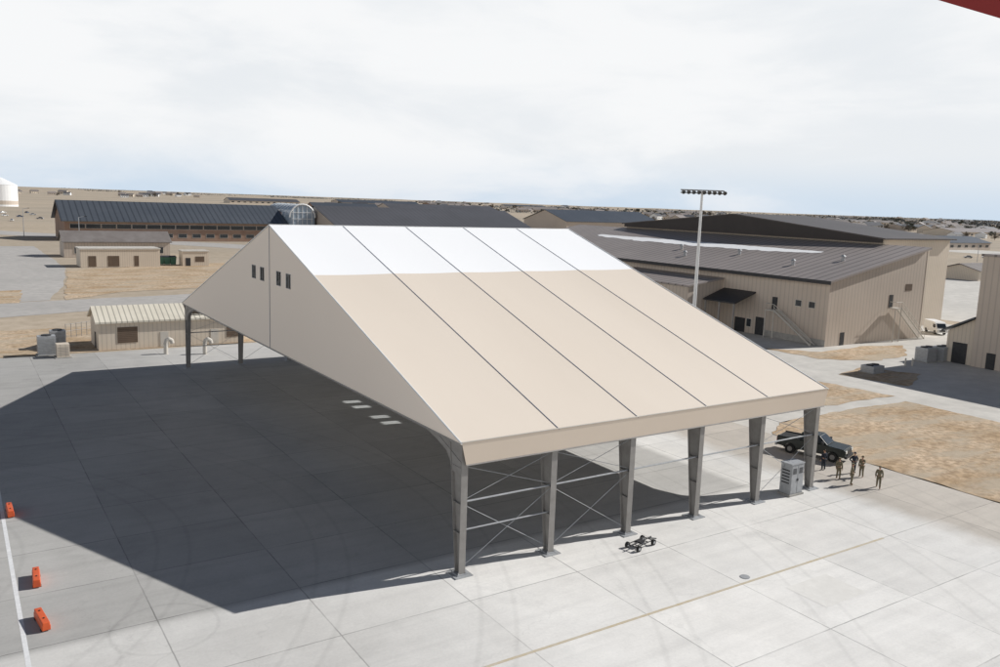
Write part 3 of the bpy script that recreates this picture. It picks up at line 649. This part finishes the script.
r,w,rf=gable_building('utility_shed','cream metal shed with ribbed roof at the far left edge of the apron','shed',-8,11.8,84.2,91.5,3.9,5.5,'tanwall2','shedroof','X',.4)
wins_on(w,'-Y',[(-5.6,-3)],.9,3.1,'louv','louvre',fixed=84.2)
wins_on(w,'-Y',[(0,1.1),(7,8.1)],0,2.2,'trim','door',fixed=84.2)
wins_on(w,'-Y',[(9.3,11)],.9,2.9,'louv','louvre',fixed=84.2)
wins_on(w,'-X',[(86.5,87.6)],0,2.2,'dark','door',fixed=-8)
for px,lb in ((166,'white gooseneck vent pipe left of the shed door'),(205,'white gooseneck vent pipe nearer the shelter column')):
    p=G(px,354); mb=MB(); pts=[(0,0,0),(0,0,1.5),(.1,0,1.85),(.4,0,2.05),(.75,0,1.85),(.85,0,1.45)]
    for a,b in zip(pts,pts[1:]): mb.tube(Vector(a)+p,Vector(b)+p,.29,12)
    for q in pts[2:5]: mb.ball(p+Vector(q),.29)
    tag(mb.build('vent_pipe','trim'),lb,'pipe','gooseneck vents in front of the shed')
for px,py,sx,sz,mt,lb in ((47,355,2.1,2.6,'galv','grey boxy chiller standing left of the cream shed'),(58,348,1.9,2.5,'galv','grey boxy chiller behind the tan cabinet'),(63,357,1.5,1.8,'tanwall2','small tan electrical cabinet at the apron edge by the shed')):
    p=G(px,py); unit('chiller_unit' if sz>2 else 'power_cabinet',lb,'machine',(p.x,p.y,0),sx,1.6,sz,mt,fans=1 if sz>2 else 0)
p0=G(66,338); p1=G(92,334); r=empty('pipe_fence',p0,'thin metal rail fence behind the grey chillers','fence')
for z in (1.0,2.0):
    mb=MB(); mb.tube(p0+Vector((0,0,z)),p1+Vector((0,0,z)),.04,6); mb.build('rail','steel',r)
for k in range(6): q=p0.lerp(p1,k/5); mb=MB(); mb.tube(q,q+Vector((0,0,2.1)),.05,6); mb.build('post','steel',r)

# brick building
r,w,rf=gable_building('brick_office','long brown brick office with slate metal roof in the left distance','building',16,109,350,386,8.8,16.4,'brick','blueroof','X',1.5)
mb=MB(); mb.box((16,349.9,8),(109,349.99,8.8)); mb.build('pale_band','trim',w)
wins_on(w,'-Y',[(18+i*6,23.6+i*6) for i in range(15)],5.3,7.1,fixed=350)
wins_on(w,'-Y',[(19+i*6,22.6+i*6) for i in range(15)],1.6,3.2,fixed=350)
def archp(cx,z,rad,n=16): return [(cx-rad,0)]+[(cx-rad*math.cos(math.pi*i/n),z+rad*math.sin(math.pi*i/n)) for i in range(n+1)]+[(cx+rad,0)]
AX=117.2
mb=MB(); mb.prism(archp(AX,11.6,6.2),348,384,'Y'); av=mb.build('barrel_vault','paleglass',r)
mb=MB(); mb.prism(archp(AX,11.6,5.7),347.7,347.99,'Y'); gl=mb.build('arched_window','paleglass',av)
mb=MB()
for i in range(5): 
    x=AX-4.6+i*2.3; hh=11.6+math.sqrt(max(0,5.7**2-(x-AX)**2)); mb.box((x-.12,347.5,0),(x+.12,347.69,hh))
for z in (2,5,8,11,14): mb.box((AX-5.2,347.4,z-.12),(AX+5.2,347.49,z+.12))
mb.build('mullion','white',gl)
for k in range(8):
    mb=MB(); n=12; y=(347.6 if k==0 else 350+k*4.5); rr_=.4 if k==0 else .12
    for i in range(n):
        t0,t1=math.pi*i/n,math.pi*(i+1)/n; mb.tube((AX-6.25*math.cos(t0),y,11.6+6.25*math.sin(t0)),(AX-6.25*math.cos(t1),y,11.6+6.25*math.sin(t1)),rr_,5)
    mb.build('vault_rib','white',av)
r,w,rf=gable_building('barracks','low tan building with brown ribbed roof in front of the brick office','building',6,38,258,270,5.0,8.0,'tanwall','houseroof','X',.6)
wins_on(w,'-Y',[(9+i*3.6,10.6+i*3.6) for i in range(8)],1.2,3.2,fixed=258)
r,w,rf=flat_building('flat_roof_annex','flat roofed tan block in front of the brown roofed barracks','building',6,27,219,228,5.0)
wins_on(w,'-Y',[(8,10),(13,16),(20,21.2)],.2,3.2,'louv','door',fixed=219)
p=G(183,266); r,w,rf=flat_building('equipment_hut','small tan hut on the dry grass right of the green tanks','hut',p.x,p.x+7.5,p.y,p.y+5,4.2)
wins_on(w,'-Y',[(p.x+.8,p.x+2.2)],.0,2.4,'dark','door',fixed=p.y)
wins_on(w,'-Y',[(p.x+3.6,p.x+6.2)],1.2,2.8,'louv','louvre',fixed=p.y)
for i,px in enumerate((161,167,173)):
    p=G(px,265); rr=empty('waste_bin',p,('left','middle','right')[i]+' green waste bin of three beside the small tan hut','bin','green bins beside the tan hut')
    mb=MB(); mb.hexa([(-.7,-.6,.2),(.7,-.6,.2),(.7,.6,.2),(-.7,.6,.2),(-.85,-.9,2.4),(.85,-.9,2.4),(.85,.9,2.4),(-.85,.9,2.4)]); mb.build('bin_body','green',rr,world=False)
    mb=MB(); mb.hexa([(-.9,-.95,2.41),(.9,-.95,2.41),(.9,.95,2.41),(-.9,.95,2.41),(-.9,-.95,2.5),(.9,-.95,2.5),(.9,.95,2.8),(-.9,.95,2.8)]); mb.build('lid','dark',rr,world=False)
p=G(-1,206); r=empty('storage_tank',p,'big white cylindrical storage tank at the left edge of the horizon','tank')
D=(p-CAM).length; R0=14.5*D/835
mb=MB(); mb.tube((0,0,0),(0,0,18*D/835),R0,40); tk=mb.build('shell','white',r,world=False,smooth=False)
mb=MB(); mb.tube((0,0,18*D/835),(0,0,24*D/835),R0*1.01,40,R0*.2); mb.build('cone_roof','white',r,world=False)
mb=MB(); mb.tube((0,0,2),(0,0,6),R0*1.004,40); mb.build('dark_band','tanwall',tk,world=False)
def xat(px,Y,z=0):
    lo,hi=-500,6000
    for _ in range(60):
        m=(lo+hi)/2; v=Vector((m,Y,z))-CAM; q=500+FP*v.dot(R_)/v.dot(F_)
        if q<px: lo=m
        else: hi=m
    return lo
def farb(pl,pr,py,dep,ev,rz,wall,roof,label,name='distant_building',wn=True):
    a=G(pl,py); X1=xat(pr,a.y)
    r,w,rf=gable_building(name,label,'building',a.x,X1,a.y,a.y+dep,ev,rz,wall,roof,'X',.8)
    if wn:
        n=max(3,min(12,int((X1-a.x)/9))); s=(X1-a.x)/n
        wins_on(w,'-Y',[(a.x+s*(i+.25),a.x+s*(i+.7)) for i in range(n)],ev*.35,ev*.7,fixed=a.y)
farb(336,530,245,54,9,17.2,'tanwall','greyroof','long dark grey roofed building showing just above the white shelter ridge')
farb(316,381,214,40,6,14,'brick','blueroof','distant building with dark blue roof right of the arched glass end')
farb(392,500,214,60,7,15,'tanwall','greyroof','wide dark roofed building on the horizon behind the shelter ridge')
farb(566,660,238,50,11,18.2,'tanwall','blueroof','dark blue roofed building left of the brown hangar')
farb(527,560,212,40,8,14,'tanwall2','houseroof','small grey roofed building between two long ones on the horizon')
farb(948,990,250,30,5,9,'tanwall','blueroof','low dark roofed building beyond the paved lot on the right')
farb(955,1010,237,40,6,10,'tanwall2','brownroof','brown roofed building at the far right near the horizon')
farb(978,1030,281,14,3.6,5.6,'tanwall2','houseroof','small tan building beside the paved lot on the right')
farb(600,640,217,40,7,12,'tanwall2','greyroof','pale walled building on the horizon above the blue roofed one')
farb(845,900,225,50,7,11,'tanwall2','houseroof','wide pale building on the plain above the right end of the hangar')
farb(430,470,206,60,7,13,'brick','houseroof','small brick building on the left part of the ridge skyline')
farb(340,420,205,60,7,15,'tanwall','blueroof','thin long dark roof farthest out above the left ridge end')
farb(505,545,207,50,7,13,'tanwall2','blueroof','small blue roofed building past the right end of the wide dark roof')
farb(905,950,231,40,6,10,'tanwall','greyroof','grey roofed building just right of the tall hangar block')
farb(660,700,214,60,8,14,'tanwall','houseroof','grey roofed building on the plain left of the floodlight mast')
farb(230,300,203,50,6,12,'tanwall2','greyroof','low grey roofed building on the horizon above the brick office')
# mast
r=empty('floodlight_mast',(83.1,61.6,0),'tall slim white floodlight mast rising in front of the brown hangar','light pole')
mb=MB(); mb.tube((0,0,0),(0,0,25.2),.36,12,.2); mb.build('pole','white',r,world=False)
dirv=Vector((R_.x,R_.y,0)).normalized()
for z in (24.75,25.2):
    mb=MB(); mb.tube(-dirv*3.7+Vector((0,0,z)),dirv*3.7+Vector((0,0,z)),.11,6); mb.build('crossbar','steel',r,world=False)
for i in range(9):
    c=dirv*(-3.5+i*.875)+Vector((0,-.3,24.98)); mb=MB(); mb.tube(c,c+Vector((-.15,-.35,-.2)),.24,10,.36); l=mb.build('floodlight','steel',r,world=False)
    mb=MB(); mb.tube(c+Vector((-.155,-.36,-.206)),c+Vector((-.165,-.38,-.22)),.3,10); mb.build('lens','glass',l,world=False)
mb=MB(); mb.tube((0,0,0),(0,0,.6),.6,12); mb.build('footing','conc',r,world=False)
first=None
for px,py,h in ((80,252,14),(122,236,10),(604,238,12),(236,232,10),(300,262,9),(977,262,12),(24,236,10)):
    p=G(px,py)
    if first is None:
        first=empty('street_lamp',p,'thin grey street lamp post standing far off beside a road','lamp post','street lamps far off')
        mb=MB(); mb.tube((0,0,0),(0,0,12),.16,8,.1); mb.build('post','galv',first,world=False)
        mb=MB(); mb.tube((0,0,11.9),(2,0,12.3),.08,6); mb.build('arm','galv',first,world=False); mb=MB(); mb.box((1.8,-.2,12.2),(2.6,.2,12.4)); mb.build('lamp_head','dark',first,world=False)
    else: dup(first,p)
cars=[sedan(G(5,216),.2,'white car parked in the far left lot below the storage tank','white','cars in the far left lot'),
      sedan(G(20,217),.2,'dark blue car parked in the far left lot below the storage tank','carblue','cars in the far left lot'),
      sedan(G(33,215),.2,'silver car parked in the far left lot below the storage tank','carsilver','cars in the far left lot')]
for i,(px,py) in enumerate(((12,221),(27,213),(40,219),(3,213),(964,268),(972,266),(981,270),(990,264),(968,258),(986,258),(995,273),(330,203),(345,204))):
    s=cars[i%3]; kind=('white','dark blue','silver')[i%3]
    c=dup(s,G(px,py),random.uniform(0,3),kind+(' car parked in the far left lot below the storage tank' if i<4 else (' car parked on the paved lot at the far right' if i<11 else ' car on the distant road beyond the arched building')))
    if i>=4: c['group']='cars on the far right lot' if i<11 else 'cars on the distant road'

# ---------------------------------------------------------------- distant houses and trees
protos=[]
for i,(wl,rf_,lb) in enumerate((('tanwall2','houseroof','small pale distant house with grey roof on the plain'),('white','greyroof','small white distant house with dark roof on the plain'),('tanwall','brownroof','small tan distant house with brown roof on the plain'))):
    r,w,rf=gable_building('distant_house',lb,'house',-8,8,-6,6,4.6,7.6,wl,rf_,'X',.4,'distant houses on the plain')
    for x in (-6,-2,3): mb=MB(); mb.box((x,-6.05,1.2),(x+1.6,-5.98,2.8)); mb.build('window','glass',w)
    mb=MB(); mb.box((6,-6.05,0),(7.1,-5.98,2.2)); mb.build('door','dark',w)
    protos.append(r)
used=[False]*3
def puth(px,py,sc):
    k=random.randrange(3); p=G(px,py); rz=random.uniform(-.5,.5)
    if not used[k]: used[k]=True; o=protos[k]; o.location=p; o.rotation_euler=(0,0,rz); o.scale=(sc,)*3
    else: dup(protos[k],p,rz,scale=(sc,)*3)
cent=[(random.uniform(20,480),random.uniform(3,9)) for _ in range(9)]+[(random.uniform(480,720),random.uniform(4,14)) for _ in range(9)]+[(random.uniform(800,1000),random.uniform(4,16)) for _ in range(13)]
for i in range(272):
    cx,co=random.choice(cent); px=cx+random.gauss(0,20); off=max(2.2,co+random.gauss(0,.9))
    puth(px,hor(px)+off,random.uniform(.9,1.5)*(1.8 if off<5 else 1.15))
for i in range(14):
    puth(random.uniform(945,1000),hor(980)+random.uniform(8,20),.9)
def treemesh(h,wd,leaf,seed):
    rd=random.Random(seed); tr=MB(); tr.tube((0,0,0),(0,0,h*.55),.035*h,7,.015*h)
    for k in range(6):
        t=rd.uniform(0,6.28); z=h*rd.uniform(.25,.5); tr.tube((0,0,z),(math.cos(t)*wd*.35,math.sin(t)*wd*.35,z+h*.25),.014*h,5,.005*h)
    cr=MB()
    clumps=[(Vector((rd.gauss(0,.22)*wd,rd.gauss(0,.22)*wd,h*rd.uniform(.35,.92))),rd.uniform(.14,.25)*wd) for _ in range(16)]
    for c,rad in clumps:
        for _ in range(45):
            d=Vector((rd.gauss(0,1),rd.gauss(0,1),rd.gauss(0,1))).normalized()*rad*rd.uniform(.5,1.1); q=c+d; s=rd.uniform(.14,.34)*h/8
            u=Vector((rd.gauss(0,1),rd.gauss(0,1),rd.gauss(0,1))).normalized(); v=u.orthogonal().normalized()
            cr.poly([q-u*s,q+v*s,q+u*s,q-v*s])
    return tr,cr
tp=[]
for nm,lb,lf,h,wd,s in (('evergreen_tree','dark evergreen tree on the far plain','leaf',9,6,3),('bare_tree','brown leafless bushy tree on the far plain','leaf2',8,7,5)):
    r=empty(nm,(0,0,0),lb,'tree','trees on the far plain'); t,c=treemesh(h,wd,lf,s); t.build('trunk','bark',r,world=False); c.build('crown',lf,r,world=False,closed=False); tp.append(r)
tu=[False,False]
def putt(px,py,sc):
    k=0 if random.random()<.5 else 1; p=G(px,py)
    if not tu[k]: tu[k]=True; o=tp[k]; o.location=p; o.scale=(sc,)*3
    else: dup(tp[k],p,random.uniform(0,6),scale=(sc*random.uniform(1,1.4),sc,sc*random.uniform(.8,1.1)))
for i in range(280):
    m=random.random()
    if m<.35: px=random.gauss(600,70); off=random.uniform(5,15)
    elif m<.68: px=random.uniform(830,1000); off=random.uniform(5,17)
    elif m<.92: cx,co=random.choice(cent); px=cx+random.gauss(0,25); off=max(3.5,co+random.gauss(0,1))
    else: px=random.uniform(700,1000); off=random.uniform(4,9)
    putt(px,hor(px)+off,random.uniform(.9,1.3)*(1.5 if off<8 else 1.1))
for i in range(14): putt(random.uniform(945,1000),hor(970)+random.uniform(10,24),.9)
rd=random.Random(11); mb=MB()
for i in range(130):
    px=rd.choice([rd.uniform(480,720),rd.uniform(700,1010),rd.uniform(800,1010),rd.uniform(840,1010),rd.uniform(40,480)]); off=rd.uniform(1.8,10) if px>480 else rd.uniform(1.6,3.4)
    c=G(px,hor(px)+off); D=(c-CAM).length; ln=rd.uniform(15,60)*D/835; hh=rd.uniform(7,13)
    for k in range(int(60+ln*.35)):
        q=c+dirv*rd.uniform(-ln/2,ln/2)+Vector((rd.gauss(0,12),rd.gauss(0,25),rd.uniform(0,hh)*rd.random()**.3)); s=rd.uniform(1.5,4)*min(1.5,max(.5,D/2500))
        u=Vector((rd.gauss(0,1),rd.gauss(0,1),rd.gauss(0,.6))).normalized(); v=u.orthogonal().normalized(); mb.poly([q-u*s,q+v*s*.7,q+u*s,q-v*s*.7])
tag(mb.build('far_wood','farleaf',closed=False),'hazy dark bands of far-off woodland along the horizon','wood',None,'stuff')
for nm,x0,x1,y,hh in (('hills',-9000,2500,9000,34),('hills',2500,15000,12500,18)):
    mb=MB(); n=80; A=[];B=[];Dd=[]
    for i in range(n+1):
        x=x0+(x1-x0)*i/n; e=math.sin(math.pi*i/n)**.5 if 0<i<n else 0; z=hh*e*(.55+.25*math.sin(i*.35)+.2*math.sin(i*.83+1))
        A.append(mb.bm.verts.new((x,y-1500,-.5))); B.append(mb.bm.verts.new((x,y,max(z,-.4)))); Dd.append(mb.bm.verts.new((x,y+1500,-.5)))
    for i in range(n):
        mb.bm.faces.new((A[i],A[i+1],B[i+1],B[i])); mb.bm.faces.new((B[i],B[i+1],Dd[i+1],Dd[i]))
    tag(mb.build(nm,'prairie',closed=False,smooth=True),kind='structure')

a=CAM+ray(925,-12)*(3.2/835); b=CAM+ray(1050,25)*(3.2/835); d=(b-a).normalized(); up=(U_-d*U_.dot(d)).normalized(); th=d.cross(up)
b2=b+d*4; mb=MB(); prof=[(-.03,0),(.02,.03),(.2,.035),(.42,0),(.2,-.02),(.02,-.02)]
P=[mb.bm.verts.new(a+up*p[0]+th*p[1]) for p in prof]; Q=[mb.bm.verts.new(b2+up*p[0]+th*p[1]) for p in prof]
for i in range(6): mb.bm.faces.new((P[i],P[(i+1)%6],Q[(i+1)%6],Q[i]))
mb.bm.faces.new(P[::-1]); mb.bm.faces.new(Q)
tag(mb.build('rotor_blade','red'),'dark red blade tip crossing the top right corner of the sky','blade')

# ---------------------------------------------------------------- light, sky, camera
s=Vector((.8204,-.1514,.5513)).normalized()
ld=bpy.data.lights.new('sun','SUN'); ld.energy=5.0; ld.angle=math.radians(.5); ld.color=(1,.98,.945)
lo=bpy.data.objects.new('sun',ld); C.objects.link(lo); lo.rotation_euler=s.to_track_quat('Z','Y').to_euler()
w=bpy.data.worlds.new('World'); bpy.context.scene.world=w; w.use_nodes=True; N=w.node_tree.nodes; L=w.node_tree.links
bg=N['Background']; bg.inputs['Strength'].default_value=.1
sky=N.new('ShaderNodeTexSky'); sky.sky_type='NISHITA'; sky.sun_disc=False; sky.sun_elevation=math.asin(s.z); sky.sun_rotation=math.atan2(s.x,s.y); sky.altitude=1800
tc=N.new('ShaderNodeTexCoord'); sp=N.new('ShaderNodeSeparateXYZ'); L.new(tc.outputs['Generated'],sp.inputs[0])
mp=N.new('ShaderNodeMapping'); mp.inputs['Scale'].default_value=(1.6,1.6,5.5); mp.inputs['Rotation'].default_value=(0,.03,0); L.new(tc.outputs['Generated'],mp.inputs[0])
n=N.new('ShaderNodeTexNoise'); n.inputs['Scale'].default_value=2.0; n.inputs['Detail'].default_value=8; n.inputs['Roughness'].default_value=.55; n.inputs['Distortion'].default_value=.3; L.new(mp.outputs[0],n.inputs['Vector'])
def mr(v,a,b,c=0,d=1,smooth=True):
    r=N.new('ShaderNodeMapRange'); r.interpolation_type='SMOOTHSTEP' if smooth else 'LINEAR'; L.new(v,r.inputs[0])
    for i,x in zip((1,2,3,4),(a,b,c,d)): r.inputs[i].default_value=x
    return r.outputs[0]
def mixc(f,a,b):
    m=N.new('ShaderNodeMix'); m.data_type='RGBA'; L.new(f,m.inputs[0])
    for i,x in ((6,a),(7,b)):
        if isinstance(x,tuple): m.inputs[i].default_value=(*x,1)
        else: L.new(x,m.inputs[i])
    return m.outputs[2]
def mth(op,a,b):
    m=N.new('ShaderNodeMath'); m.operation=op
    for i,x in enumerate((a,b)):
        if isinstance(x,(int,float)): m.inputs[i].default_value=x
        else: L.new(x,m.inputs[i])
    return m.outputs[0]
cl=mixc(mr(n.outputs['Fac'],.36,.6),(8.2,8.5,8.8),(9.3,9.4,9.5))
hz=mixc(mr(n.outputs['Fac'],.40,.64),(6.2,7.3,8.5),(8.1,8.5,9.0))
low=mixc(mr(sp.outputs[2],-.005,.07),hz,cl)
dk=N.new('ShaderNodeVectorMath'); dk.operation='SCALE'; dk.inputs['Scale'].default_value=.5; L.new(sky.outputs[0],dk.inputs[0])
# cloud bank raised out of view, added as fill light for the shaded gable
west_fill=mth('MULTIPLY',mr(mth('MULTIPLY',sp.outputs[0],-1),.1,.9),.19)
hs=mixc(mr(mth('SUBTRACT',sp.outputs[2],west_fill),.22,.31),low,dk.outputs[0])
L.new(hs,bg.inputs['Color'])
sc=bpy.context.scene
sc.view_settings.view_transform='Standard'; sc.view_settings.look='None'; sc.view_settings.exposure=0
cd=bpy.data.cameras.new('camera'); co=bpy.data.objects.new('camera',cd); C.objects.link(co)
cd.sensor_width=36; cd.lens=36*FP/1000; cd.clip_end=60000; cd.clip_start=.1
m=Matrix((R_,U_,-F_)).transposed().to_4x4(); m.translation=CAM; co.matrix_world=m
sc.camera=co
